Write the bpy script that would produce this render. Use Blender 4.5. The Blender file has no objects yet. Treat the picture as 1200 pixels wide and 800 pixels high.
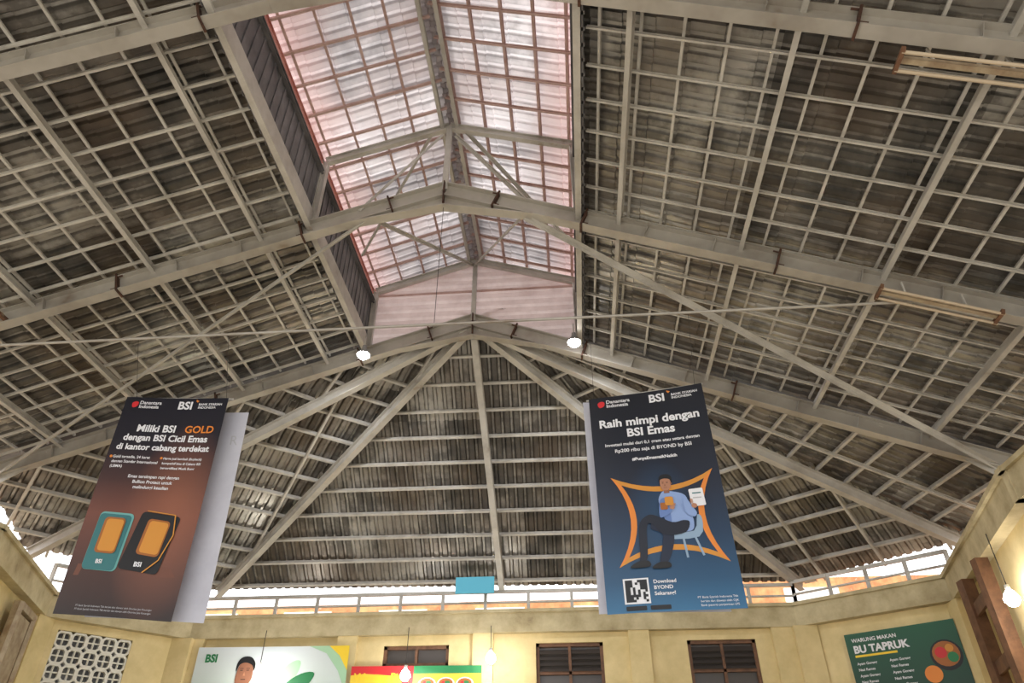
import bpy, bmesh, math, random
from mathutils import Vector, Matrix
random.seed(4)
EYE=1.6
D=bpy.data
S=bpy.context.scene
def P(x,y,z): return Vector((x,y,z+EYE))   # z measured from eye height

# ------------------------------------------------------------ materials
def newmat(name):
    m=D.materials.new(name); m.use_nodes=True
    nt=m.node_tree; b=nt.nodes['Principled BSDF']
    return m,nt,b
def N(nt,t,**k):
    n=nt.nodes.new(t)
    for a,v in k.items(): setattr(n,a,v)
    return n
def ramp(nt,fac,stops,interp='LINEAR'):
    r=N(nt,'ShaderNodeValToRGB'); cr=r.color_ramp; cr.interpolation=interp
    while len(cr.elements)<len(stops): cr.elements.new(.5)
    for e,(p,c) in zip(cr.elements,stops):
        e.position=p; e.color=(*c,1)
    nt.links.new(fac,r.inputs[0]); return r
def srgb(r,g,b):
    f=lambda c:(c/255/12.92) if c/255<=.04045 else ((c/255+.055)/1.055)**2.4
    return (f(r),f(g),f(b))
def noisy(name,c1,c2,scale=3,rough=.6,metal=0,bump=0.0,detail=6,lo=.35,hi=.65,c3=None,transl=0):
    m,nt,b=newmat(name)
    tc=N(nt,'ShaderNodeTexCoord'); no=N(nt,'ShaderNodeTexNoise')
    no.inputs['Scale'].default_value=scale; no.inputs['Detail'].default_value=detail; no.inputs['Roughness'].default_value=.65
    nt.links.new(tc.outputs['Object'],no.inputs['Vector'])
    st=[(lo,c1),(hi,c2)]
    if c3: st.append((min(hi+.1,1),c3))
    r=ramp(nt,no.outputs['Fac'],st)
    nt.links.new(r.outputs[0],b.inputs['Base Color'])
    b.inputs['Roughness'].default_value=rough; b.inputs['Metallic'].default_value=metal
    if bump:
        bp=N(nt,'ShaderNodeBump'); bp.inputs['Strength'].default_value=bump; bp.inputs['Distance'].default_value=.02
        nt.links.new(no.outputs['Fac'],bp.inputs['Height']); nt.links.new(bp.outputs[0],b.inputs['Normal'])
    if transl:
        out=nt.nodes['Material Output']; tb=N(nt,'ShaderNodeBsdfTranslucent'); nt.links.new(r.outputs[0],tb.inputs[0])
        ms=N(nt,'ShaderNodeMixShader'); ms.inputs[0].default_value=transl
        nt.links.new(b.outputs[0],ms.inputs[1]); nt.links.new(tb.outputs[0],ms.inputs[2]); nt.links.new(ms.outputs[0],out.inputs[0])
    return m
def plain(name,c,rough=.6,metal=0):
    m,nt,b=newmat(name); b.inputs['Base Color'].default_value=(*c,1)
    b.inputs['Roughness'].default_value=rough; b.inputs['Metallic'].default_value=metal
    return m
def emis(name,c,s):
    m,nt,b=newmat(name); b.inputs['Base Color'].default_value=(*c,1)
    b.inputs['Emission Color'].default_value=(*c,1); b.inputs['Emission Strength'].default_value=s
    return m

def roofmat(name,dark,mid,light,brown,rough=.34,metal=.5,transl=0,period=.2,edge=None,brownamt=.65,patch=.3,rib=.3):
    m,nt,b=newmat(name); L=nt.links.new
    uv=N(nt,'ShaderNodeUVMap'); uv.uv_map='UVMap'
    mp=N(nt,'ShaderNodeMapping'); mp.inputs['Scale'].default_value=(1.25,.45,1)
    L(uv.outputs[0],mp.inputs[0])
    sn=N(nt,'ShaderNodeVectorMath',operation='FLOOR'); L(mp.outputs[0],sn.inputs[0])
    wn=N(nt,'ShaderNodeTexWhiteNoise'); wn.noise_dimensions='2D'; L(sn.outputs[0],wn.inputs['Vector'])
    no=N(nt,'ShaderNodeTexNoise'); no.inputs['Scale'].default_value=1.6; no.inputs['Detail'].default_value=6; no.inputs['Roughness'].default_value=.62
    L(uv.outputs[0],no.inputs['Vector'])
    a=N(nt,'ShaderNodeMath',operation='MULTIPLY_ADD'); L(wn.outputs['Value'],a.inputs[0]); a.inputs[1].default_value=patch; L(no.outputs['Fac'],a.inputs[2])
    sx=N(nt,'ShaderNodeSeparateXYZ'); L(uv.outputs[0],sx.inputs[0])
    # sheen on rib crests and shade on flanks painted into the colour (rib profile is part of the sheet)
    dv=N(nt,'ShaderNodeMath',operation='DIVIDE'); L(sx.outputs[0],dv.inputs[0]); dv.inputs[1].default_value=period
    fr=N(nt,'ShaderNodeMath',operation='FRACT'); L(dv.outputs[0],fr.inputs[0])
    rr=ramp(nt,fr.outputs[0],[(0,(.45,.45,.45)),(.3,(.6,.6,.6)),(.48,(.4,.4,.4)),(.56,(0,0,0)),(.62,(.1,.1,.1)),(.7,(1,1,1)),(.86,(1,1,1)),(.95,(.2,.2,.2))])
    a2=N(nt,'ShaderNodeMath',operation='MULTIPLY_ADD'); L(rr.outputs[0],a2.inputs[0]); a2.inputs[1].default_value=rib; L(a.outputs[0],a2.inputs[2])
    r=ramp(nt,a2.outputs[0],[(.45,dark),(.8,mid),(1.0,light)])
    n3=N(nt,'ShaderNodeTexNoise'); n3.inputs['Scale'].default_value=.8; n3.inputs['Detail'].default_value=6
    L(uv.outputs[0],n3.inputs['Vector'])
    r3=ramp(nt,n3.outputs['Fac'],[(.42,(0,0,0)),(.64,(brownamt,)*3)])
    mx=N(nt,'ShaderNodeMix',data_type='RGBA'); L(r3.outputs[0],mx.inputs[0]); L(r.outputs[0],mx.inputs[6]); mx.inputs[7].default_value=(*brown,1)
    col=mx.outputs[2]
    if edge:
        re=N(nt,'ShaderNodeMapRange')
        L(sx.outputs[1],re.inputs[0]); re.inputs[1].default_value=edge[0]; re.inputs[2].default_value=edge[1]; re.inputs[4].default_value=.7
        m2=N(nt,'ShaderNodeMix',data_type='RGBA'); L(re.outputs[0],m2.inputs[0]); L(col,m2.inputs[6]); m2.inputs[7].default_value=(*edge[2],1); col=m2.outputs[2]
    L(col,b.inputs['Base Color'])
    b.inputs['Roughness'].default_value=rough; b.inputs['Metallic'].default_value=metal
    if transl:
        out=nt.nodes['Material Output']; tb=N(nt,'ShaderNodeBsdfTranslucent')
        L(col,tb.inputs[0])
        ms=N(nt,'ShaderNodeMixShader'); ms.inputs[0].default_value=transl
        L(b.outputs[0],ms.inputs[1]); L(tb.outputs[0],ms.inputs[2]); L(ms.outputs[0],out.inputs[0])
    return m

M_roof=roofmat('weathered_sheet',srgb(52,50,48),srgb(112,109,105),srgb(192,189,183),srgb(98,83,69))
M_mon=roofmat('translucent_sheet',srgb(130,124,124),srgb(186,180,180),srgb(238,232,232),srgb(165,146,142),metal=.1,transl=.25,edge=(1.5,2.5,srgb(228,186,180)))  # edge: pink light along the eaves, painted in as a colour gradient
M_pink=noisy('pink_fibreglass',srgb(218,202,199),srgb(196,178,175),2,.5,0,transl=.22)
M_steel=noisy('painted_steel',srgb(196,192,185),srgb(172,167,159),1.5,.5,.15,c3=srgb(144,128,114),lo=.42,hi=.64)
M_frame=noisy('rafter_steel',srgb(180,175,167),srgb(154,147,138),1.0,.42,.25,c3=srgb(122,102,86),lo=.42,hi=.66,detail=4)
M_batten=noisy('batten_steel',srgb(204,200,193),srgb(176,171,163),3,.5,.1,c3=srgb(140,122,106),lo=.42,hi=.66)
M_redst=noisy('red_oxide_steel',srgb(205,175,168),srgb(182,150,142),4,.6,.0,c3=srgb(160,105,96))
M_red2=noisy('red_fascia',srgb(212,150,142),srgb(190,120,112),4,.6,.0)
M_rust=noisy('rusty_plate',srgb(90,60,45),srgb(60,42,36),9,.8,.2)
M_cream=noisy('cream_plaster',srgb(228,208,158),srgb(208,188,136),1.5,.85,0,.1)
M_beam=noisy('stained_plaster',srgb(205,192,156),srgb(168,153,118),1.8,.85,0,.15,c3=srgb(130,114,90))
M_brown=noisy('brown_timber',srgb(120,84,60),srgb(88,60,42),6,.6)
M_dark=plain('dark_interior',(.02,.018,.016),.7)
M_glassd=plain('dark_glass',(.07,.06,.055),.3)
M_floor=noisy('concrete_floor',srgb(192,183,168),srgb(152,143,130),1.2,.7)
M_ground=noisy('outdoor_ground',srgb(172,164,146),srgb(140,133,116),.5,.9)
M_orange=noisy('orange_masonry',srgb(214,160,108),srgb(170,108,70),2.5,.85,c3=srgb(225,205,175))
M_white=plain('white_paint',srgb(235,235,230),.6)
M_grey=noisy('grey_wall',srgb(150,150,150),srgb(110,112,116),1,.8)
M_wood=noisy('lamp_housing_tan',srgb(175,158,132),srgb(138,116,92),5,.5)
M_blue=plain('blue_tarp',srgb(90,185,215),.5)
M_rope=plain('rope',srgb(60,56,52),.8)
M_lat=plain('lattice_white',srgb(225,222,210),.7)
M_tube=plain('lamp_tube_aged',srgb(190,172,148),.4)
M_roof_w=noisy('grey_cladding',srgb(124,122,124),srgb(88,86,88),1.5,.5,.2)

# ------------------------------------------------------------ mesh builder
class B:
    def __init__(s,name): s.name=name; s.v=[]; s.f=[]; s.m=[]; s.mats=[]
    def mi(s,mat):
        if mat not in s.mats: s.mats.append(mat)
        return s.mats.index(mat)
    def add(s,vs,fs,mat):
        o=len(s.v); s.v+=[tuple(v) for v in vs]; k=s.mi(mat)
        for f in fs: s.f.append([i+o for i in f]); s.m.append(k)
    def hexa(s,c,mat):
        s.add(c,[(0,3,2,1),(4,5,6,7),(0,1,5,4),(1,2,6,5),(2,3,7,6),(3,0,4,7)],mat)
    def box(s,lo,hi,mat):
        x0,y0,z0=lo;x1,y1,z1=hi
        s.hexa([(x0,y0,z0),(x1,y0,z0),(x1,y1,z0),(x0,y1,z0),(x0,y0,z1),(x1,y0,z1),(x1,y1,z1),(x0,y1,z1)],mat)
    def bar(s,p0,p1,w,h,mat,up=Vector((0,0,1)),ou=0,ov=0):
        p0=Vector(p0);p1=Vector(p1); d=(p1-p0).normalized()
        a=d.cross(up)
        if a.length<1e-4: a=d.cross(Vector((0,1,0)))
        a.normalize(); u=a.cross(d).normalized()
        c=[]
        for p in (p0,p1):
            q=p+a*ou+u*ov
            c+=[q-a*w/2-u*h/2,q+a*w/2-u*h/2,q+a*w/2+u*h/2,q-a*w/2+u*h/2]
        s.hexa(c,mat)
    def ibeam(s,p0,p1,w,h,mat,up=Vector((0,0,1)),t=.018):
        s.bar(p0,p1,w,t,mat,up,0,h/2); s.bar(p0,p1,w,t,mat,up,0,-h/2); s.bar(p0,p1,t*.8,h,mat,up)
    def cbeam(s,p0,p1,w,h,mat,up=Vector((0,0,1)),t=.012):
        s.bar(p0,p1,w,t,mat,up,0,h/2); s.bar(p0,p1,w,t,mat,up,0,-h/2); s.bar(p0,p1,t,h,mat,up,-w/2,0)
    def lbeam(s,p0,p1,w,mat,up=Vector((0,0,1)),t=.01):
        s.bar(p0,p1,w,t,mat,up,0,w/2); s.bar(p0,p1,t,w,mat,up,-w/2,0)
    def cyl(s,p0,p1,r,mat,n=10,r1=None):
        p0=Vector(p0);p1=Vector(p1); d=(p1-p0).normalized(); r1=r if r1 is None else r1
        a=d.orthogonal().normalized(); u=d.cross(a)
        vs=[]
        for p,rr in ((p0,r),(p1,r1)):
            for i in range(n):
                t=2*math.pi*i/n; vs.append(p+(a*math.cos(t)+u*math.sin(t))*rr)
        fs=[(i,(i+1)%n,n+(i+1)%n,n+i) for i in range(n)]+[tuple(range(n))[::-1],tuple(range(n,2*n))]
        s.add(vs,fs,mat)
    def lathe(s,c,prof,mat,n=14):
        vs=[];k=len(prof)
        for (r,z) in prof:
            for i in range(n):
                t=2*math.pi*i/n; vs.append((c[0]+r*math.cos(t),c[1]+r*math.sin(t),c[2]+z))
        fs=[]
        for j in range(k-1):
            for i in range(n): fs.append((j*n+i,j*n+(i+1)%n,(j+1)*n+(i+1)%n,(j+1)*n+i))
        s.add(vs,fs,mat)
    def done(s,parent=None,smooth=False):
        me=D.meshes.new(s.name); me.from_pydata(s.v,[],s.f)
        for m in s.mats: me.materials.append(m)
        for p,k in zip(me.polygons,s.m): p.material_index=k; p.use_smooth=smooth
        me.update(); o=D.objects.new(s.name,me); S.collection.objects.link(o)
        if parent: o.parent=parent
        return o

def plane_axes(poly):
    n=(poly[1]-poly[0]).cross(poly[2]-poly[0]).normalized()
    if n.z<0: n=-n
    dn=Vector((0,0,-1)); dn=(dn-n*dn.dot(n)).normalized()
    e=n.cross(dn).normalized()
    return n,dn,e
def clip_line(pts,c,axis):
    r=[]
    k=len(pts)
    for i in range(k):
        a=pts[i];b=pts[(i+1)%k]
        if (a[axis]-c)*(b[axis]-c)<=0 and abs(a[axis]-b[axis])>1e-6:
            t=(c-a[axis])/(b[axis]-a[axis]); r.append(a[1-axis]+t*(b[1-axis]-a[1-axis]))
    return (min(r),max(r)) if len(r)>=2 and max(r)-min(r)>.05 else None
def sheet(name,poly,mat,off=.3,period=.2,amp=.038,step=.4,drop=.022,ext=None,ymin=None):
    n,dn,e=plane_axes(poly); O=poly[0]
    ext=ext or [0]*len(poly); X=.6
    pts=[((p-O).dot(e),(p-O).dot(dn)) for p in poly]
    s0=min(p[0] for p in pts)-X;s1=max(p[0] for p in pts)+X;t0=min(p[1] for p in pts)-X;t1=max(p[1] for p in pts)+X
    ss=[]; k=math.floor(s0/period)
    while k*period<s1+period:
        for f,h in ((0,0),(.5,0),(.62,1),(.88,1)): ss.append(((k+f)*period,h*amp))
        k+=1
    ts=[];k=math.floor(t0/step)
    while k*step<t1+step:
        ts.append((k*step,0)); ts.append(((k+1)*step-.004,-drop)); k+=1
    bm=bmesh.new(); uvl=bm.loops.layers.uv.new('UVMap')
    g=[[bm.verts.new(O+e*s+dn*t+n*(off+hs+ht)) for s,hs in ss] for t,ht in ts]
    for i in range(len(ts)-1):
        for j in range(len(ss)-1):
            f=bm.faces.new((g[i][j],g[i][j+1],g[i+1][j+1],g[i+1][j]))
    cen=sum(poly,Vector())/len(poly)
    for i in range(len(poly)):
        a=poly[i];b=poly[(i+1)%len(poly)]
        no=(b-a).cross(n).normalized()
        if no.dot(cen-a)>0: no=-no
        bmesh.ops.bisect_plane(bm,geom=bm.verts[:]+bm.edges[:]+bm.faces[:],plane_co=a+no*ext[i],plane_no=no,clear_outer=True)
    if ymin is not None:
        bmesh.ops.bisect_plane(bm,geom=bm.verts[:]+bm.edges[:]+bm.faces[:],plane_co=(0,ymin,0),plane_no=(0,-1,0),clear_outer=True)
    for f in bm.faces:
        for l in f.loops:
            q=l.vert.co-O; l[uvl].uv=(q.dot(e),q.dot(dn))
    me=D.meshes.new(name); bm.to_mesh(me); bm.free(); me.materials.append(mat)
    o=D.objects.new(name,me); S.collection.objects.link(o); return o
def grid(b,poly,sp_h,sp_d,off_h=.22,off_d=.17,wh=(.03,.042),wd=(.026,.038),mat=None,ph=.3,pd=.3):
    n,dn,e=plane_axes(poly); O=poly[0]
    pts=[((p-O).dot(e),(p-O).dot(dn)) for p in poly]
    s0=min(p[0] for p in pts);s1=max(p[0] for p in pts);t0=min(p[1] for p in pts);t1=max(p[1] for p in pts)
    if sp_h:
        t=t0+sp_h*ph
        while t<t1:
            r=clip_line(pts,t,1)
            if r: b.cbeam(O+e*r[0]+dn*t+n*off_h,O+e*r[1]+dn*t+n*off_h,wh[0],wh[1],mat,n)
            t+=sp_h
    if sp_d:
        s=s0+sp_d*pd
        while s<s1:
            r=clip_line(pts,s,0)
            if r: b.cbeam(O+e*s+dn*r[0]+n*off_d,O+e*s+dn*r[1]+n*off_d,wd[0],wd[1],mat,n)
            s+=sp_d

# ------------------------------------------------------------ roof geometry
XC=-1.745; XL=-3.92; XR=.43
zr=lambda x:8.55-.39*(x-XC)
zl=lambda x:8.55-.33*(XC-x)
YF=[.55,4.1,7.65,11.15]
XRE=7.5; XLE=-11.0; YG=11.34
A=P(XC,11.15,8.5)
P1=P(XRE,11.15,zr(XRE)); P2=P(7.8,14.05,4.62); P3=P(5.15,16.3,4.55); P4=P(-8.3,16.0,4.62); P5=P(-11.2,13.3,4.75); P6=P(XLE,11.15,zl(XLE))
Y0=-3.5
Rp=[P(XR,Y0,zr(XR)),P(XR,11.15,zr(XR)),P1,P(XRE,Y0,zr(XRE))]
Lp=[P(XL,Y0,zl(XL)),P(XL,11.15,zl(XL)),P6,P(XLE,Y0,zl(XLE))]
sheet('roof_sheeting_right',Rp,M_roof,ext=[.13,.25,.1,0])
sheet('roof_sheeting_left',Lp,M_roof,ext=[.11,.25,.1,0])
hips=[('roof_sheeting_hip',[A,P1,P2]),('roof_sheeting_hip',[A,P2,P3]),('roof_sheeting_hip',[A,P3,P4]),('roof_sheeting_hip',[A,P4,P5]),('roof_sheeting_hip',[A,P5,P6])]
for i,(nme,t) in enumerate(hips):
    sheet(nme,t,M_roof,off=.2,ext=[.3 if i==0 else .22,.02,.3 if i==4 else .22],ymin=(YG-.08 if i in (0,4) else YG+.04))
b=B('roof_battens_right'); grid(b,Rp,.5,.5,mat=M_batten)
n,dn,e=plane_axes(Rp)
for x in (.95,2.63,4.4,6.15,7.4):
    b.cbeam(P(x,Y0,zr(x))+n*.08,P(x,11.15,zr(x))+n*.08,.06,.13,M_steel,n)
b.done()
b=B('roof_battens_left'); grid(b,Lp,.5,.5,mat=M_batten)
n,dn,e=plane_axes(Lp)
for x in (-4.6,-6.2,-7.9,-9.5,-10.8):
    b.cbeam(P(x,Y0,zl(x))+n*.08,P(x,11.15,zl(x))+n*.08,.06,.13,M_steel,n)
b.done()
b=B('roof_battens_hip')
for i,(nme,t) in enumerate(hips):
    grid(b,t,.6,(1.3 if i!=2 else 0),off_h=.12,off_d=.05,wh=(.045,.075),wd=(.045,.06),mat=M_batten)
b.done()
b=B('ridge_capping')
for q in (P2,P3,P4,P5):
    d=(q-A).normalized()
    b.bar(A+d*3.0+Vector((0,0,.42)),q+Vector((0,0,.42)),.6,.01,M_roof_w)
b.done()
b=B('hip_rafters')
hub=A
for q,w,h in ((P2,.14,.2),(P3,.14,.2),(P(-1.6,16.1,4.6),.13,.16),(P4,.14,.2),(P5,.14,.2)):
    d=(q-hub).normalized()
    b.ibeam(hub+d*.15-Vector((0,0,.08)),q-d*.1-Vector((0,0,.06)),w,h,M_steel)
b.done()

def frame(y,name='roof_frame'):
    b=B(name)
    ap=P(XC,y,8.5)
    for (xe,zf) in ((XRE,zr),(XLE,zl)):
        ft=P(xe,y,zf(xe)-.05)
        b.ibeam(ap,ft,.16,.27,M_frame,t=.02)
        d=(ft-ap).normalized()
        b.hexa([ap+Vector((0,-.01,-.12)),ap+d*1.5+Vector((0,-.01,-.13)),ap+d*1.5+Vector((0,.01,-.13)),ap+Vector((0,.01,-.12)),
                ap+Vector((0,-.01,-.36)),ap+d*1.5+Vector((0,-.01,-.16)),ap+d*1.5+Vector((0,.01,-.16)),ap+Vector((0,.01,-.36))],M_frame)
        b.bar(ap+Vector((0,0,-.37)),ap+d*1.5+Vector((0,0,-.15)),.16,.02,M_frame)
        for t in (.9,2.35,5.2):
            c=ap+d*t
            b.bar(c-d*.015,c+d*.015,.19,.34,M_rust)
            for sy in (-.07,.07):
                for sz in (-.12,.12):
                    q=c+Vector((0,sy,sz)); b.cyl(q-d*.05,q+d*.05,.014,M_rust,6)
        for t in (3.3,4.3,6.3,7.3,8.3):
            c=ap+d*t; b.bar(c-d*.006,c+d*.006,.15,.25,M_frame)
        base=Vector((ft.x,ft.y,0)); 
        b.ibeam(base,ft,.2,.25,M_frame,up=Vector((1,0,0)))
        k=ft-d*1.1
        b.hexa([k+Vector((0,-.01,-.12)),ft+Vector((0,-.01,-.12)),ft+Vector((0,.01,-.12)),k+Vector((0,.01,-.12)),
                k+Vector((0,-.01,-.14)),ft+Vector((0,-.01,-.5)),ft+Vector((0,.01,-.5)),k+Vector((0,.01,-.14))],M_frame)
    b.bar(ap+Vector((-.01,0,-.1)),ap+Vector((.01,0,-.1)),.2,.5,M_rust)
    yt=y
    rp=P(XC,yt,10.12)
    for xs in (XL+.08,XR-.08):
        ep=P(xs,yt,9.42); bp=P(xs,yt,(zl(xs) if xs<XC else zr(xs))+.1)
        b.ibeam(rp,ep,.09,.13,M_steel,t=.012); b.ibeam(bp,ep,.09,.09,M_steel,up=Vector((1,0,0)))
    b.cbeam(ap,rp,.08,.08,M_steel,up=Vector((1,0,0)))
    return b
for y in YF:
    b=frame(y)
    if y==7.65:
        b.cyl(P(XC-7.6,y,5.85),P(XC+6.4,y,5.78),.02,M_frame,8)
        b.cyl(P(XC,y,8.2),P(XC,y,5.85),.005,M_rope,6)
    b.done()

b=B('wind_bracing')
def rod(p,q,w=.06): b.lbeam(p,q,w,M_steel)
for y0,y1 in ((.55,4.1),(7.65,11.15)):
    rod(P(-.45,y0,7.8),P(7.1,y1,zr(7.1)-.2),.075)
    rod(P(-2.95,y0,7.93),P(-10.6,y1,zl(-10.6)-.2),.065)
rod(P(XC-.3,7.65,9.95),P(XL+.12,9.9,9.3),.05)
rod(P(XC+.3,7.65,9.95),P(XR-.12,9.9,9.3),.05)
rod(P(-2.85,7.65,7.95),P(XC,11.1,9.95),.05); rod(P(-.45,7.65,7.85),P(XC,11.1,9.95),.05)
rod(P(XC-.1,7.65,9.9),P(-3.1,7.65,8.15),.05); rod(P(XC+.1,7.65,9.9),P(-.4,7.65,8.1),.05)
b.done()

# ------------------------------------------------------------ roof monitor
ZE=9.45; ZP=10.2
ML=[P(XC,Y0,ZP),P(XC,YG,ZP),P(XL-.25,YG,ZE-.08),P(XL-.25,Y0,ZE-.08)]
MR=[P(XC,Y0,ZP),P(XC,YG,ZP),P(XR+.25,YG,ZE-.08),P(XR+.25,Y0,ZE-.08)]
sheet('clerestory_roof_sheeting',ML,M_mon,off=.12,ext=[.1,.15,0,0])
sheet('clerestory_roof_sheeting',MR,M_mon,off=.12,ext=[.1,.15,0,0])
b=B('clerestory_ridge_cap')
b.bar(P(XC,Y0,ZP+.22),P(XC,YG+.1,ZP+.22),.4,.01,M_roof_w); b.done()
b=B('clerestory_roof_battens')
for pl_ in (ML,MR):
    grid(b,pl_,.5,.55,off_h=.06,off_d=.02,wh=(.035,.05),wd=(.03,.045),mat=M_redst)
b.cbeam(P(XC-.13,Y0,ZP-.05),P(XC-.13,YG-.03,ZP-.05),.06,.11,M_steel)
b.cbeam(P(XC+.13,Y0,ZP-.05),P(XC+.13,YG-.03,ZP-.05),.06,.11,M_steel)
b.done()
def monwall(x,name):
    b=B(name); zb=(zl(x) if x<XC else zr(x)); zt=9.15
    sg=1 if x<XC else -1
    y=Y0
    while y<YG-.1:
        b.box((x-.012,y,zb+EYE),(x+.012,y+.2,zt+EYE),M_roof_w)
        b.box((x-.03,y+.06,zb+EYE),(x+.03,y+.11,zt+EYE),M_roof_w)
        y+=.2
    b.bar(P(x+sg*.05,Y0,zb+.16),P(x+sg*.05,11.05,zb+.16),.03,.42,M_steel)
    b.bar(P(x+sg*.07,Y0,zb-.04),P(x+sg*.07,11.05,zb-.04),.09,.015,M_steel)
    b.cbeam(P(x+sg*.05,Y0,zt),P(x+sg*.05,YG-.03,zt),.06,.08,M_roof_w)
    b.cbeam(P(x+sg*.02,Y0,ZE-.06),P(x+sg*.02,YG-.03,ZE-.06),.05,.09,M_red2)
    y=Y0
    while y<10.9:
        b.box((x-.015,y,zt+EYE),(x+.015,y+.03,ZE+EYE),M_red2); y+=.55
    return b
monwall(XL,'clerestory_wall_left').done(); monwall(XR,'clerestory_wall_right').done()
b=B('clerestory_gable')
HW=(XR-XL)/2
fo=lambda zz:HW if zz<9.35 else HW*max(.02,(10.3-zz)/(10.3-9.35))
fi=lambda zz:max(0,(8.5-zz)/.36)
z=7.75
def gq(za,zb_,ya,yb_):
    if fi(za)<=0 and fi(zb_)<=0:
        b.add([P(XC-fo(za),ya,za),P(XC+fo(za),ya,za),P(XC+fo(zb_),yb_,zb_),P(XC-fo(zb_),yb_,zb_)],[(0,1,2,3)],M_pink)
    else:
        for sg in (-1,1):
            b.add([P(XC+sg*min(fi(za),HW),ya,za),P(XC+sg*fo(za),ya,za),P(XC+sg*fo(zb_),yb_,zb_),P(XC+sg*min(fi(zb_),HW),yb_,zb_)],[(0,1,2,3)],M_pink)
while z<10.25:
    gq(z,z+.15,YG-.1,YG-.07); gq(z+.15,z+.2,YG-.07,YG-.1); z+=.2
for sg,xe in ((-1,XL),(1,XR)):
    b.bar(P(xe,YG-.14,9.35),P(XC,YG-.14,10.1),.04,.05,M_redst)
b.bar(P(XL,YG-.14,9.33),P(XR,YG-.14,9.33),.03,.04,M_redst)
b.done()

# ------------------------------------------------------------ walls
ZB0,ZB1=3.62,4.03
def wallseg(name,p,q,openings=(),th=.25,z0=-EYE,z1=ZB0):
    b=B(name); p=Vector((p[0],p[1],0));q=Vector((q[0],q[1],0)); d=(q-p); L=d.length; d.normalize(); nrm=Vector((-d.y,d.x,0))
    if nrm.dot(Vector((XC,6,0))-p)>0: nrm=-nrm
    def blk(s0,s1,za,zb,mat=M_cream,o0=0,o1=th):
        c=[]
        for z in (za,zb):
            for s,o in ((s0,o0),(s1,o0),(s1,o1),(s0,o1)): c.append(p+d*s+nrm*o+Vector((0,0,z+EYE)))
        b.hexa(c,mat)
    xs=0
    for (a,c,za,zb) in sorted(openings):
        blk(xs,a,z0,z1); blk(a,c,z0,za); blk(a,c,zb,z1); xs=c
    blk(xs,L,z0,z1)
    return b,blk,p,d,nrm,L
CL=(-8.75,16.05);CR=(4.8,16.05);SR=(7.3,14.2);SL=(-10.8,13.8)
ox=8.75
ops=[(-.86+ox,.58+ox,1.2,3.42),(2.36+ox,3.79+ox,1.2,3.42),(-4.2+ox,-2.75+ox,3.0,3.42)]
b,blk,p,d,nr,L=wallseg('wall_back',CL,CR,ops)
for px in (-8.5,-5.0,-2.0,1.35,4.35):
    blk(px+ox-.22,px+ox+.22,-EYE,ZB0,M_cream,-.12,0)
b.done()
def beamrun(a,c,name):
    p=Vector((a[0],a[1],0));q=Vector((c[0],c[1],0));d=(q-p).normalized()
    bb=B(name)
    bb.bar(p+Vector((0,0,(ZB0+ZB1)/2+EYE))-d*.1,q+Vector((0,0,(ZB0+ZB1)/2+EYE))+d*.1,.4,ZB1-ZB0,M_beam)
    bb.bar(p+Vector((0,0,ZB1+EYE+.03))-d*.12,q+Vector((0,0,ZB1+EYE+.03))+d*.12,.52,.07,M_beam)
    bb.done()
beamrun((CL[0],CL[1]+.05),(CR[0],CR[1]+.05),'ring_beam')
beamrun(CR,SR,'ring_beam'); beamrun(CL,SL,'ring_beam')
beamrun(SR,(6.1,9.25),'ring_beam'); beamrun(SL,(-9.3,10.1),'ring_beam')
beamrun((6.1,9.25),(6.1,-3),'ring_beam'); beamrun((-9.3,10.1),(-9.3,-3),'ring_beam')
wallseg('wall_right_chamfer',CR,SR)[0].done()
b,blk,p,d,nr,L=wallseg('wall_left_chamfer',CL,SL,[(1.12,2.58,1.6,3.45)]); b.done()
lw=(p,d,nr)
wallseg('wall_right',SR,(6.1,9.25))[0].done(); wallseg('wall_left',SL,(-9.3,10.1))[0].done()
b=B('concrete_pillar_row')
for x in (6.1,-9.3):
    for y in (-3,.6,4.1,7.6): b.box((x-.2,y-.2,0),(x+.2,y+.2,ZB0+EYE),M_cream)
for x,y in (SR,SL,CL,CR): b.box((x-.24,y-.24,0),(x+.24,y+.24,ZB0+EYE),M_cream)
b.done()
b=B('timber_post_and_planks')
b.box((6.66,12.75,0),(6.86,12.97,ZB0+EYE),M_brown); b.box((6.38,11.6,0),(6.58,11.78,ZB0+EYE),M_brown)
b.bar(P(6.74,12.8,3.1),P(6.45,11.7,3.1),.05,.2,M_brown); b.bar(P(6.74,12.8,2.2),P(6.45,11.7,2.2),.05,.2,M_brown)
b.done()
b=B('timber_door_frame')
b.bar(P(-10.3,13.05,-EYE),P(-10.3,13.05,3.45),.12,.12,M_wood,up=Vector((0,1,0)));b.bar(P(-9.9,12.1,-EYE),P(-9.9,12.1,3.45),.12,.12,M_wood,up=Vector((0,1,0)));b.bar(P(-10.3,13.05,3.4),P(-9.9,12.1,3.4),.12,.12,M_wood)
b.bar(P(-10.28,13.0,1),P(-9.93,12.15,1),.03,4.6,M_wood)
b.done()
p,d,nr=lw
b=B('window_1')
s=1.12
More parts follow.
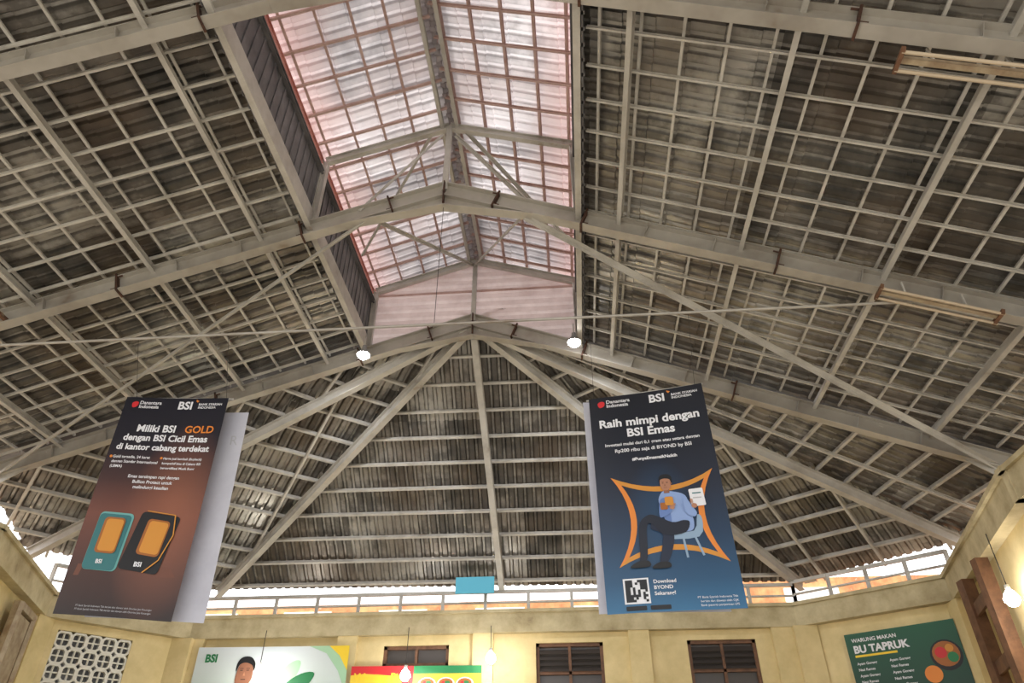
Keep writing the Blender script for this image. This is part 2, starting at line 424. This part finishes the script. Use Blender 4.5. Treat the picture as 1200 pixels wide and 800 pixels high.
while s<2.55:
    z=1.6
    while z<3.4:
        c=p+d*(s+.146)+Vector((0,0,z+.155+EYE)); 
        k=16
        ring=[]
        for (r,o) in ((.146,0),(.11,0),(.11,.1),(.146,.1)):
            for i in range(k):
                t=2*math.pi*(i+.5)/k
                cx,cz=math.cos(t),math.sin(t)
                m_=max(abs(cx),abs(cz)); cx/=m_; cz/=m_
                ring.append(c+d*cx*r+Vector((0,0,cz*r*1.05))+nr*(o+.02))
        fs=[]
        for a in range(3):
            for i in range(k): fs.append((a*k+i,a*k+(i+1)%k,(a+1)*k+(i+1)%k,(a+1)*k+i))
        b.add(ring,fs,M_lat)
        b.bar(c-d*.12+nr*.06,c+d*.12+nr*.06,.03,.025,M_lat); b.bar(c-Vector((0,0,.12))+nr*.06,c+Vector((0,0,.12))+nr*.06,.03,.025,M_lat)
        z+=.307
    s+=.292
q0=p+d*1.05+nr*.2; q1=p+d*2.65+nr*.2
b.bar(q0+Vector((0,0,2.5+EYE)),q1+Vector((0,0,2.5+EYE)),.02,2,M_grey)
b.done()
def window(name,x0,x1,z0,z1,y=16.05,slats=True):
    b=B(name); t=.07
    b.box((x0,y+.05,z0+EYE),(x0+t,y+.2,z1+EYE),M_brown); b.box((x1-t,y+.05,z0+EYE),(x1,y+.2,z1+EYE),M_brown)
    b.box((x0,y+.05,z1-t+EYE),(x1,y+.2,z1+EYE),M_brown); b.box((x0,y+.05,z0+EYE),(x1,y+.2,z0+t+EYE),M_brown)
    xm=(x0+x1)/2; b.box((xm-.03,y+.06,z0+EYE),(xm+.03,y+.18,z1+EYE),M_brown)
    if z1-z0>1: b.box((x0,y+.06,z1-.62+EYE),(x1,y+.18,z1-.56+EYE),M_brown)
    b.box((x0+.02,y+.14,z0+EYE),(x1-.02,y+.16,z1+EYE),M_glassd)
    if slats:
        for (a,c) in ((x0+t,xm-.03),(xm+.03,x1-t)):
            for k in range(4):
                zz=z1-t-.05-k*.115
                b.hexa([(a,y+.03,zz-.1+EYE),(c,y+.03,zz-.1+EYE),(c,y+.035,zz-.1+EYE),(a,y+.035,zz-.1+EYE),(a,y+.12,zz+EYE),(c,y+.12,zz+EYE),(c,y+.125,zz+EYE),(a,y+.125,zz+EYE)],M_glassd)
    b.done()
window('window_2',-.86,.58,1.2,3.42); window('window_3',2.36,3.79,1.2,3.42); window('window_4',-4.2,-2.75,3.0,3.42,slats=False)

b=B('clerestory_strip_window')
def strip(a,c,z0,z1,sp):
    a=Vector((a[0],a[1],0));c=Vector((c[0],c[1],0));L=(c-a).length;d=(c-a)/L
    k=max(1,round(L/sp))
    for i in range(k+1):
        q=a+d*L*i/k; b.bar(q+Vector((0,0,z0+EYE)),q+Vector((0,0,z1+EYE)),.07,.05,M_steel,up=Vector((0,1,0)))
    for z,h in ((z0+.03,.06),((z0+z1)/2-.02,.035),(z1-.03,.07)):
        b.bar(a+Vector((0,0,z+EYE)),c+Vector((0,0,z+EYE)),.06,h,M_steel)
strip(CL,CR,4.06,4.55,.95); strip(CR,SR,4.06,4.6,.75); strip(CL,SL,4.06,4.7,.75)
b.done()
b=B('blue_tarp_sheet'); b.box((-2.62,15.75,4.42+EYE),(-1.75,15.78,4.78+EYE),M_blue)
for x in (-2.6,-1.77): b.cyl(P(x,15.765,4.75),P(x,15.765,4.98),.006,M_rope,5)
b.done()

b=B('floor'); b.box((-13,-6,-.1),(10,17,0),M_floor); b.done()
b=B('ground'); b.box((-60,-60,-.25),(60,60,-.12),M_ground); b.done()
b=B('neighbouring_building')
b.box((-20,22,-.12),(3,25,5.92+EYE),M_orange); b.box((3,21,-.12),(16,25,6.1+EYE),M_orange)
for x in range(-18,14,3):
    zc=5.1 if x<3 else 5.2
    b.box((x,20.9 if x>2 else 21.9,zc+EYE),(x+1.5,21.1 if x>2 else 22.1,zc+.6+EYE),M_white)
b.box((12,10,-.12),(14,20,6.4+EYE),M_orange); b.box((11.9,10,4.3+EYE),(12,20,5.6+EYE),M_white)
b.box((-17,8,-.12),(-15,20,5.3+EYE),M_orange)
b.done()

# ------------------------------------------------------------ lamps
M_bulb=emis('bulb_glow',(1,.98,.95),60)
def bulb(x,y,z,top,w=28):
    b=B('hanging_bulb')
    c=P(x,y,z)
    b.cyl(P(x,y,z+.12),P(x,y,top),.008,M_rope,6)
    b.cyl(P(x,y,z+.09),P(x,y,z+.18),.035,M_white,12)
    b.lathe(c,[(0.001,-.125),(.06,-.105),(.1,-.05),(.105,0),(.075,.06),(.035,.11)],M_bulb)
    o=b.done(smooth=True)
    l=D.lights.new('bulb_light','POINT'); l.energy=w; l.shadow_soft_size=.08; l.color=(1,.91,.75)
    lo=D.objects.new('bulb_light',l); lo.location=c+Vector((0,-.1,-.22)); S.collection.objects.link(lo); lo.parent=o
bulb(-1.75,15.3,3.0,ZB0); bulb(-3.5,15.3,2.7,ZB0); bulb(-6.6,15.3,2.8,ZB0); bulb(6.2,10.75,2.77,3.7)
def flood(x,y,z):
    b=B('floodlight')
    c=P(x,y,z)
    b.lathe(c,[(.001,-.09),(.07,-.08),(.115,-.03),(.12,0)],M_bulb,18)
    b.lathe(c,[(.125,-.01),(.13,.02),(.09,.07),(.05,.12),(.04,.2),(.001,.2)],M_grey,18)
    b.cyl(P(x,y,z+.2),P(x,y,z+.42),.012,M_steel,8)
    o=b.done(smooth=True)
    l=D.lights.new('floodlight_light','SPOT'); l.energy=350; l.spot_size=2.9; l.spot_blend=.5; l.shadow_soft_size=.12; l.color=(.95,.97,1)
    lo=D.objects.new('floodlight_light',l); lo.location=P(x,y,z-.1); lo.rotation_euler=(math.radians(15),0,0); S.collection.objects.link(lo); lo.parent=o
flood(-3.76,10.7,7.5); flood(.25,10.7,7.55)
def tubefix(p,q):
    b=B('fluorescent_lamp_fixture'); d=(q-p).normalized()
    b.bar(p,q,.06,.05,M_wood)
    for o in (-.1,.1): 
        up=Vector((0,0,1)); a=d.cross(up).normalized()
        b.cyl(p+a*o-Vector((0,0,.04)),q+a*o-Vector((0,0,.04)),.019,M_tube,10)
    b.bar(p,p+d*.04,.26,.07,M_brown,ov=-.02); b.bar(q-d*.04,q,.26,.07,M_brown,ov=-.02)
    for t in (.25,.75):
        c=p.lerp(q,t); b.bar(c,c+Vector((0,0,.25)),.02,.02,M_steel)
    b.done()
tubefix(P(3.4,4.25,6.18),P(4.7,4.25,5.7)); tubefix(P(4.2,7.5,5.88),P(5.55,7.5,5.36)); tubefix(P(-8.2,7.5,6.3),P(-9.4,7.5,5.92))

# ------------------------------------------------------------ banners
def text_geo(s,size,align='LEFT',off=.0):
    cu=D.curves.new('t','FONT'); cu.body=s; cu.size=size; cu.align_x=align; cu.offset=off*size; cu.resolution_u=3
    o=D.objects.new('t',cu); S.collection.objects.link(o)
    dg=bpy.context.evaluated_depsgraph_get(); me=D.meshes.new_from_object(o.evaluated_get(dg))
    vs=[(v.co.x,v.co.y) for v in me.vertices]; fs=[tuple(p.vertices) for p in me.polygons]
    D.objects.remove(o); D.meshes.remove(me); D.curves.remove(cu); return vs,fs
def gradmat(name,stops,glow=None):
    m,nt,b=newmat(name); L=nt.links.new
    uv=N(nt,'ShaderNodeUVMap'); uv.uv_map='UVMap'; sx=N(nt,'ShaderNodeSeparateXYZ'); L(uv.outputs[0],sx.inputs[0])
    r=ramp(nt,sx.outputs[1],stops); col=r.outputs[0]
    if glow:
        gc,gr,gcol=glow
        vm=N(nt,'ShaderNodeVectorMath',operation='DISTANCE'); L(uv.outputs[0],vm.inputs[0]); vm.inputs[1].default_value=(gc[0],gc[1],0)
        g=ramp(nt,vm.outputs['Value'],[(0,(.8,.8,.8)),(gr,(0,0,0))])
        mx=N(nt,'ShaderNodeMix',data_type='RGBA'); L(g.outputs[0],mx.inputs[0]); L(col,mx.inputs[6]); mx.inputs[7].default_value=(*gcol,1); col=mx.outputs[2]
    L(col,b.inputs['Base Color']); b.inputs['Roughness'].default_value=.45
    return m
class Banner:
    def __init__(s,name,TL,TR,BL,BR,w,h,mat,y_off=Vector((0,-1,0)),wave=.02):
        s.b=B(name); s.c=[Vector(q) for q in (TL,TR,BL,BR)]; s.w=w;s.h=h;s.nrm=y_off;s.wave=wave; s.tf=None
        nx,ny=10,20
        s.uv=[]
        vs=[];fs=[]
        for j in range(ny+1):
            for i in range(nx+1): vs.append(s.pt(w*i/nx,h*j/ny,0)); s.uv.append((i/nx,j/ny))
        for j in range(ny):
            for i in range(nx): a=j*(nx+1)+i; fs.append((a,a+1,a+nx+2,a+nx+1))
        s.b.add(vs,fs,mat)
    def pt(s,x,y,l):
        if s.tf: x=s.tf[0]+(x-s.tf[1])*s.tf[2]; y=s.tf[3]+(y-s.tf[4])*s.tf[5]
        u=x/s.w;v=y/s.h
        TL,TR,BL,BR=s.c
        p=(BL*(1-u)+BR*u)*(1-v)+(TL*(1-u)+TR*u)*v
        return p+s.nrm*(l*.004+s.wave*math.sin(u*4+v*2.5))
    def text(s,t,x,y,size,mat,align='LEFT',layer=2,off=.0,sx=1):
        vs,fs=text_geo(t,size,align,off); s.b.add([s.pt(x+a*sx,y+c,layer) for a,c in vs],fs,mat)
    def poly(s,pts,mat,layer=1,smooth=0):
        if smooth:
            n=len(pts);o=[]
            for i in range(n):
                p0,p1,p2,p3=(pts[(i+k-1)%n] for k in range(4))
                for t in [k/smooth for k in range(smooth)]:
                    o.append(tuple(.5*((2*p1[c])+(-p0[c]+p2[c])*t+(2*p0[c]-5*p1[c]+4*p2[c]-p3[c])*t*t+(-p0[c]+3*p1[c]-3*p2[c]+p3[c])*t**3) for c in (0,1)))
            pts=o
        s.b.add([s.pt(a,c,layer) for a,c in pts],[tuple(range(len(pts)))],mat)
    def rect(s,x0,y0,x1,y1,mat,layer=1): s.poly([(x0,y0),(x1,y0),(x1,y1),(x0,y1)],mat,layer)
    def circ(s,x,y,r,mat,layer=1,ry=None,n=20):
        ry=ry or r; s.poly([(x+r*math.cos(2*math.pi*i/n),y+ry*math.sin(2*math.pi*i/n)) for i in range(n)],mat,layer)
    def rrect(s,cx,cy,w,h,r,mat,layer=1,rot=0,skew=0):
        pts=[]
        for (qx,qy,a0) in ((1,1,0),(-1,1,90),(-1,-1,180),(1,-1,270)):
            for k in range(5):
                t=math.radians(a0+k*22.5); pts.append((qx*(w/2-r)+r*math.cos(t),qy*(h/2-r)+r*math.sin(t)))
        c,sn=math.cos(rot),math.sin(rot)
        s.poly([(cx+a*c-q*sn+skew*q,cy+a*sn+q*c) for a,q in pts],mat,layer)
    def ribbon(s,pts,w,mat,layer=1):
        for i in range(len(pts)-1):
            a=Vector(pts[i]);c=Vector(pts[i+1]);d=(c-a).normalized();n=Vector((-d.y,d.x))
            w0=w if not isinstance(w,list) else w[i]; w1=w if not isinstance(w,list) else w[i+1]
            s.poly([tuple(a+n*w0/2),tuple(a-n*w0/2),tuple(c-n*w1/2),tuple(c+n*w1/2)],mat,layer)
    def done(s):
        o=s.b.done(); me=o.data; uv=me.uv_layers.new(name='UVMap')
        for l in me.loops:
            if l.vertex_index<len(s.uv): uv.data[l.index].uv=s.uv[l.vertex_index]
        return o
def pl(n,r,g,bb): return plain(n,srgb(r,g,bb),.5)
K_w=pl('print_white',228,228,232); K_g=pl('print_grey',185,185,190); K_gold=pl('print_gold',206,140,52); K_gold2=pl('print_dark_gold',160,94,36)
K_or=pl('print_orange',222,132,50); K_red=pl('print_red',200,40,45); K_teal=pl('print_teal',50,112,116); K_teal2=pl('print_light_teal',105,168,165)
K_bk=pl('print_black',14,14,18); K_navy=pl('print_navy',24,34,56); K_shirt=pl('print_shirt_blue',138,162,208); K_shirt2=pl('print_shirt_shade',102,128,182)
K_skin=pl('print_skin',176,124,96); K_skin2=pl('print_skin_shade',140,94,72); K_chair=pl('print_chair_grey',140,165,190); K_trou=pl('print_trousers',20,26,42)
K_green=pl('print_green',30,120,70); K_green2=pl('print_pale_green',165,205,170); K_yel=pl('print_yellow',240,205,50)
K_plat=pl('print_platform',110,66,50)

YB=8.0
ban=Banner('hanging_banner',P(-6.14,YB,5.07),P(-4.64,YB,4.98),P(-6.08,YB,2.13),P(-4.61,YB,2.01),1.5,3.0,
    gradmat('print_gradient_brown',[(0,srgb(34,20,20)),(.18,srgb(70,42,36)),(.42,srgb(112,65,52)),(.58,srgb(66,40,38)),(.74,srgb(25,20,32)),(1,srgb(16,16,30))],((.75,.42),.45,srgb(150,92,68))))
def logo(bn,y):
    bn.poly([(.13,y),(.19,y+.02),(.2,y+.08),(.16,y+.1),(.11,y+.07)],K_red,smooth=3)
    bn.text('Danantara',.22,y+.055,.075,K_w,off=.02); bn.text('Indonesia',.22,y-.01,.075,K_w,off=.02)
    bn.text('BSI',.78,y-.01,.17,K_w,off=.03); bn.poly([(1.05,y+.1),(1.075,y+.125),(1.05,y+.135),(1.03,y+.145),(1.03,y+.12)],K_or)
    bn.text('BANK SYARIAH',1.08,y+.05,.05,K_w,off=.02); bn.text('INDONESIA',1.08,y,.05,K_w,off=.02)
logo(ban,2.83)
ban.text('Miliki BSI',.3,2.45,.15,K_w,off=.03); ban.text('GOLD',.98,2.45,.15,K_or,off=.02)
ban.text('dengan BSI Cicil Emas',.75,2.31,.135,K_w,'CENTER',off=.03); ban.text('di kantor cabang terdekat',.75,2.17,.125,K_w,'CENTER',off=.03)
for i,t in enumerate(['Gold tersedia, 24 karat','dengan Standar Internasional','(LBMA)']): ban.text(t,.1,2.04-i*.07,.055,K_w,off=.02)
for i,t in enumerate(['Harga jual kembali (Buyback)','kompetitif bisa di Cabang BSI','bersertifikasi Musik Bumi']): ban.text(t,.8,2.04-i*.07,.046,K_w,off=.02)
for i,t in enumerate(['Emas tersimpan rapi dengan','Bullion Protect untuk','melindungi keaslian']): ban.text(t,.75,1.76-i*.075,.062,K_w,'CENTER',off=.02)
ban.circ(.07,2.06,.02,K_or); ban.circ(.77,2.06,.018,K_or)
ban.poly([(.1,.46),(1.4,.5),(1.3,.62),(.12,.6)],K_plat,1)
ban.tf=(.75,.75,1,.91,1,1)
ban.rrect(.42,.99,.46,.74,.06,K_teal2,2,rot=-.04); ban.rrect(.41,.98,.43,.71,.05,K_teal,3,rot=-.04)
ban.rrect(.43,1.06,.28,.46,.05,K_gold2,5,rot=-.04); ban.rrect(.44,1.06,.23,.41,.04,K_gold,6,rot=-.04)
ban.text('BSI',.4,.7,.07,K_w,'CENTER',7,off=.03)
ban.rrect(.96,1.0,.52,.74,.05,K_bk,2,rot=-.1,skew=.05); ban.rrect(.99,1.06,.3,.46,.05,K_gold2,3,rot=-.1); ban.rrect(1.0,1.06,.25,.41,.04,K_gold,4,rot=-.1)
ban.text('BSI',.9,.69,.08,K_w,'CENTER',5,off=.03)
ban.ribbon([(1.2,1.36),(1.24,1.1),(1.14,.78),(.98,.62)],.015,K_gold,5); ban.ribbon([(.82,1.4),(1.2,1.36)],.012,K_gold,5)
ban.tf=None
for i in range(2): ban.text('PT Bank Syariah Indonesia Tbk berizin dan diawasi oleh Otoritas Jasa Keuangan',.75,.1-i*.04,.03,K_g,'CENTER')
ban.done()
ban=Banner('hanging_banner',P(.33,YB,4.70),P(1.82,YB,4.88),P(.36,YB,1.98),P(1.88,YB,2.02),1.5,3.0,
    gradmat('print_gradient_blue',[(0,srgb(46,104,144)),(.12,srgb(30,76,112)),(.3,srgb(20,50,80)),(.5,srgb(20,31,52)),(.7,srgb(15,20,35)),(1,srgb(15,17,28))],((.5,.36),.3,srgb(34,72,108))))
logo(ban,2.83)
ban.text('Raih mimpi dengan',.75,2.5,.17,K_w,'CENTER',off=.03); ban.text('BSI Emas',.75,2.33,.17,K_w,'CENTER',off=.03)
ban.text('Investasi mulai dari 0,1 gram atau setara dengan',.75,2.2,.062,K_w,'CENTER',off=.02)
ban.text('Rp200 ribu saja di BYOND by BSI',.75,2.1,.07,K_w,'CENTER',off=.02); ban.text('#PunyaEmasnaikNaikih',.75,1.96,.06,K_w,'CENTER',off=.03)
def star(cx,cy,a,bv,inn):
    pts=[];cor=[(-a,bv),(a,bv),(a,-bv),(-a,-bv)]
    for i in range(4):
        p=cor[i];q=cor[(i+1)%4]; m=((p[0]+q[0])/2*inn,(p[1]+q[1])/2*inn)
        for k in range(10):
            t=k/10; x=(1-t)**2*p[0]+2*t*(1-t)*m[0]+t*t*q[0]; y=(1-t)**2*p[1]+2*t*(1-t)*m[1]+t*t*q[1]; pts.append((cx+x,cy+y))
    return pts
s1=star(.8,1.14,.62,.6,.4); s2=star(.8,1.14,.5,.48,.46)
for i in range(40):
    j=(i+1)%40; ban.poly([s1[i],s1[j],s2[j],s2[i]],K_or if (i//10)%2 else K_gold,1)
ban.tf=(.82,.72,.84,.52,.28,.78)
ban.poly([(.62,.72),(1.08,.72),(1.16,1.0),(1.1,1.08),(1.02,.82),(.66,.82)],K_chair,2,smooth=3)
for a,c in (((.68,.74),(.62,.42)),((1.02,.74),(1.1,.42)),((.86,.74),(.88,.4))): ban.ribbon([a,c],.03,K_chair,2)
ban.poly([(.6,1.38),(.68,1.52),(.82,1.5),(.98,1.42),(1.02,1.2),(1.04,.95),(.98,.82),(.72,.84),(.66,1.0),(.62,1.2)],K_shirt,3,smooth=4)
ban.poly([(.66,1.35),(.72,1.3),(.74,1.0),(.68,.95),(.64,1.15)],K_shirt2,4,smooth=3)
ban.poly([(.98,.96),(.9,.8),(.62,.78),(.45,.98),(.38,.9),(.36,.6),(.33,.4),(.24,.36),(.25,.5),(.28,.95),(.38,1.1),(.5,1.12),(.74,.98),(.9,1.0)],K_trou,5,smooth=4)
ban.poly([(.5,1.06),(.62,1.0),(.74,.8),(.68,.5),(.58,.32),(.5,.34),(.56,.6),(.58,.8),(.44,.9)],K_navy,4,smooth=4)
ban.poly([(.35,.38),(.22,.38),(.12,.32),(.12,.28),(.36,.29)],K_bk,6,smooth=3); ban.poly([(.62,.34),(.5,.35),(.4,.29),(.42,.25),(.63,.26)],K_bk,6,smooth=3)
ban.rect(.69,1.48,.77,1.58,K_skin2,4)
ban.poly([(.655,1.6),(.655,1.7),(.69,1.75),(.77,1.75),(.805,1.68),(.80,1.6),(.765,1.54),(.72,1.525),(.68,1.54)],K_skin,5,smooth=4)
ban.poly([(.645,1.68),(.645,1.75),(.68,1.8),(.76,1.81),(.82,1.77),(.825,1.68),(.808,1.64),(.80,1.71),(.73,1.735),(.665,1.72)],K_bk,6,smooth=3)
for x in (.68,.74): ban.rect(x,1.648,x+.022,1.656,K_bk,7); ban.rect(x-.004,1.668,x+.028,1.674,K_bk,7)
ban.poly([(.705,1.6),(.718,1.645),(.728,1.6)],K_skin2,7); ban.rect(.695,1.568,.745,1.576,K_skin2,7); ban.circ(.808,1.64,.014,K_skin2,6)
ban.poly([(.62,1.36),(.58,1.15),(.6,1.06),(.72,1.12),(.78,1.2),(.74,1.24),(.66,1.18),(.7,1.38)],K_shirt2,7,smooth=3)
ban.circ(.77,1.22,.035,K_skin,8)
for k in range(4): ban.ribbon([(.77+.012*k,1.24),(.76+.02*k,1.3-.004*k)],.014,K_skin,8)
ban.poly([(.96,1.4),(1.06,1.2),(1.1,1.1),(1.05,1.04),(.94,1.14)],K_shirt,7,smooth=3); ban.circ(1.08,1.22,.04,K_skin,9)
ban.rrect(1.14,1.36,.2,.3,.02,K_w,8,rot=.05); ban.rect(1.08,1.42,1.2,1.44,K_teal,9); ban.rect(1.08,1.34,1.2,1.36,K_g,9)
for k in range(4): ban.ribbon([(1.07,1.26+.02*k),(1.03,1.27+.02*k)],.014,K_skin,10)
ban.rrect(.74,1.33,.12,.15,.03,K_gold,9); ban.rrect(.66,1.25,.1,.12,.02,K_gold2,8)
ban.tf=None
ban.rect(.2,.1,.48,.4,K_w,2)
for i in range(9):
    for j in range(9):
        cor=(i<3 and j<3) or (i<3 and j>5) or (i>5 and j>5)
        on=(i in(0,2,6,8) or j in (0,2,6,8) or (i%6==1 and j%6==1)) if cor else random.random()<.5
        if on: ban.rect(.22+i*.0267,.12+j*.0289,.247+i*.0267,.149+j*.0289,K_bk,3)
for i,t in enumerate(['Download','BYOND','Sekarang!']): ban.text(t,.53,.33-i*.07,.06,K_w,off=.02)
ban.rrect(.32,.05,.22,.05,.01,K_bk,2); ban.rrect(.58,.05,.22,.05,.01,K_bk,2)
for i,t in enumerate(['PT Bank Syariah Indonesia Tbk','berizin dan diawasi oleh OJK','Bank peserta penjaminan LPS']): ban.text(t,1.42,.13-i*.045,.035,K_w,'RIGHT')
ban.done()
K_back=noisy('banner_back_white',srgb(205,205,215),srgb(188,188,200),1.2,.6)
ban=Banner('banner_backing_sheet',P(-5.9,8.25,4.98),P(-4.43,8.25,4.88),P(-5.85,8.25,2.15),P(-4.35,8.25,2.05),1.5,2.8,K_back)
ban.text('R',1.36,2.3,.2,K_g,'CENTER',1); ban.done()
ban=Banner('banner_backing_sheet',P(.26,8.25,4.8),P(1.7,8.25,4.85),P(.28,8.25,2.05),P(1.75,8.25,2.05),1.5,2.8,K_back); ban.done()
b=B('banner_hanging_rig')
for (x0,z0,x1,z1) in ((-6.14,5.08,-4.6,4.99),(.3,4.71,1.84,4.9)):
    b.cyl(P(x0,YB+.05,z0),P(x1,YB+.05,z1),.012,M_steel,8)
    for x,z in ((x0+.1,z0),(x1-.1,z1)): b.cyl(P(x,YB+.05,z),P(x,7.65,5.83),.003,M_rope,5)
b.done()

yb=15.85
ban=Banner('bank_wall_banner',P(-8.3,yb,3.42),P(-4.9,yb,3.4),P(-8.3,yb,1.9),P(-4.9,yb,1.9),3.4,1.5,gradmat('print_white_green',[(0,srgb(150,195,170)),(.5,srgb(200,213,210)),(1,srgb(208,216,220))]),wave=.01)
ban.text('BSI',.2,1.2,.22,K_green,off=.04)
ban.poly([(1.7,.2),(1.8,.8),(2.1,1.15),(2.35,1.2),(2.3,.9),(2.05,.6),(1.95,.2)],K_green2,1,smooth=4)
ban.poly([(1.9,.2),(2.05,.7),(2.4,.95),(2.7,.95),(2.5,.6),(2.2,.2)],K_green,2,smooth=4)
ban.poly([(2.5,1.5),(2.9,1.35),(3.2,1.0),(3.4,.6),(3.4,1.5)],K_green2,1); ban.poly([(2.95,1.5),(3.2,1.3),(3.4,1.0),(3.4,1.5)],K_yel,2)
ban.tf=(.95,.85,1,0,0,1)
ban.poly([(.3,0.12),(.4,.55),(.7,.75),(1.0,.7),(1.3,.74),(1.6,.6),(1.75,.12)],K_green,3,smooth=3)
ban.poly([(.88,.78),(.89,1.06),(.98,1.2),(1.14,1.2),(1.23,1.05),(1.22,.82),(1.05,.68)],K_skin2,4,smooth=4)
ban.poly([(.86,1.0),(.86,1.18),(.96,1.29),(1.14,1.29),(1.26,1.16),(1.25,1.0),(1.2,1.12),(1.05,1.18),(.92,1.14)],K_bk,5,smooth=4)
for x in (.98,1.12): ban.rect(x-.03,1.02,x+.03,1.035,K_bk,6); ban.rect(x-.04,1.06,x+.04,1.07,K_bk,6)
ban.rect(1.0,.84,1.1,.855,K_bk,6); ban.poly([(1.03,.92),(1.05,1.0),(1.08,.92)],K_skin,6)
ban.poly([(.9,.75),(1.05,.62),(1.2,.75),(1.05,.55)],K_w,6)
ban.tf=None
ban.done()
ban=Banner('food_stall_banner',P(-4.8,yb,2.98),P(-2.0,yb,2.96),P(-4.8,yb,2.0),P(-2.0,yb,2.0),2.8,.95,plain('print_yellow_bg',srgb(232,200,60),.5),wave=.01)
ban.rect(0,0,1.35,.95,K_red,1); ban.text('Warung Pink',.08,.66,.22,K_yel,off=.03); ban.text('BAKSO & MIE AYAM',.06,.4,.13,K_w,off=.03)
ban.rect(1.35,.8,2.8,.95,K_green,1)
for x in (1.65,2.05,2.45):
    ban.circ(x,.6,.19,K_w,2,ry=.13); ban.circ(x,.62,.15,K_gold2,3,ry=.09); ban.circ(x+.03,.63,.06,K_green,4,ry=.03); ban.circ(x-.05,.62,.04,K_red,4)
ban.done()
inn=Vector((-1.85,-2.5,0)).normalized()
def C(s,z): q=Vector((4.8,16.05,0))+Vector((2.5,-1.85,0))*s+inn*.1; return Vector((q.x,q.y,z+EYE))
ban=Banner('menu_wall_banner',C(.27,3.33),C(.92,3.33),C(.27,2.2),C(.92,2.2),2.0,1.15,gradmat('print_green_bg',[(0,srgb(20,60,45)),(1,srgb(24,86,60))]),inn,wave=.01)
ban.text('WARUNG MAKAN',.12,.98,.1,K_w,off=.02); ban.text('BU TAPRUK',.12,.78,.19,K_w,off=.04); ban.rect(.12,.7,.9,.74,K_yel,1)
for i in range(5):
    for x in (.12,.72): ban.text('Nasi Rames' if i%2 else 'Ayam Goreng',x,.56-i*.11,.065,K_w,off=.02)
ban.circ(1.7,.55,.27,K_bk,1,ry=.27); ban.circ(1.7,.57,.23,K_gold2,2,ry=.22); ban.circ(1.62,.6,.1,K_red,3); ban.circ(1.8,.5,.09,K_green,3); ban.circ(1.78,.66,.07,K_gold,3); ban.circ(1.4,.25,.15,K_or,4)
ban.done()

# ------------------------------------------------------------ light
w=D.worlds.new('World'); S.world=w; w.use_nodes=True; nt=w.node_tree
bg=nt.nodes['Background']; bg.inputs[0].default_value=(.95,.97,1,1); bg.inputs[1].default_value=2.6
sun=D.lights.new('sun','SUN'); sun.energy=5.5; sun.angle=.02; so=D.objects.new('sun',sun); so.rotation_euler=(math.radians(28),math.radians(-18),0); S.collection.objects.link(so)

# ------------------------------------------------------------ camera
cam=D.cameras.new('camera'); cam.sensor_width=36; cam.lens=817/1200*36; cam.clip_end=300
co=D.objects.new('camera',cam); S.collection.objects.link(co); S.camera=co
psi=math.radians(4.9); th=math.radians(35.4)
R=Vector((math.cos(psi),math.sin(psi),0)); F=Vector((-math.sin(psi)*math.cos(th),math.cos(psi)*math.cos(th),math.sin(th))); U=R.cross(F)
m=Matrix((R,U,-F)).transposed().to_4x4(); m.translation=(0,0,EYE); co.matrix_world=m
S.view_settings.view_transform='Standard'
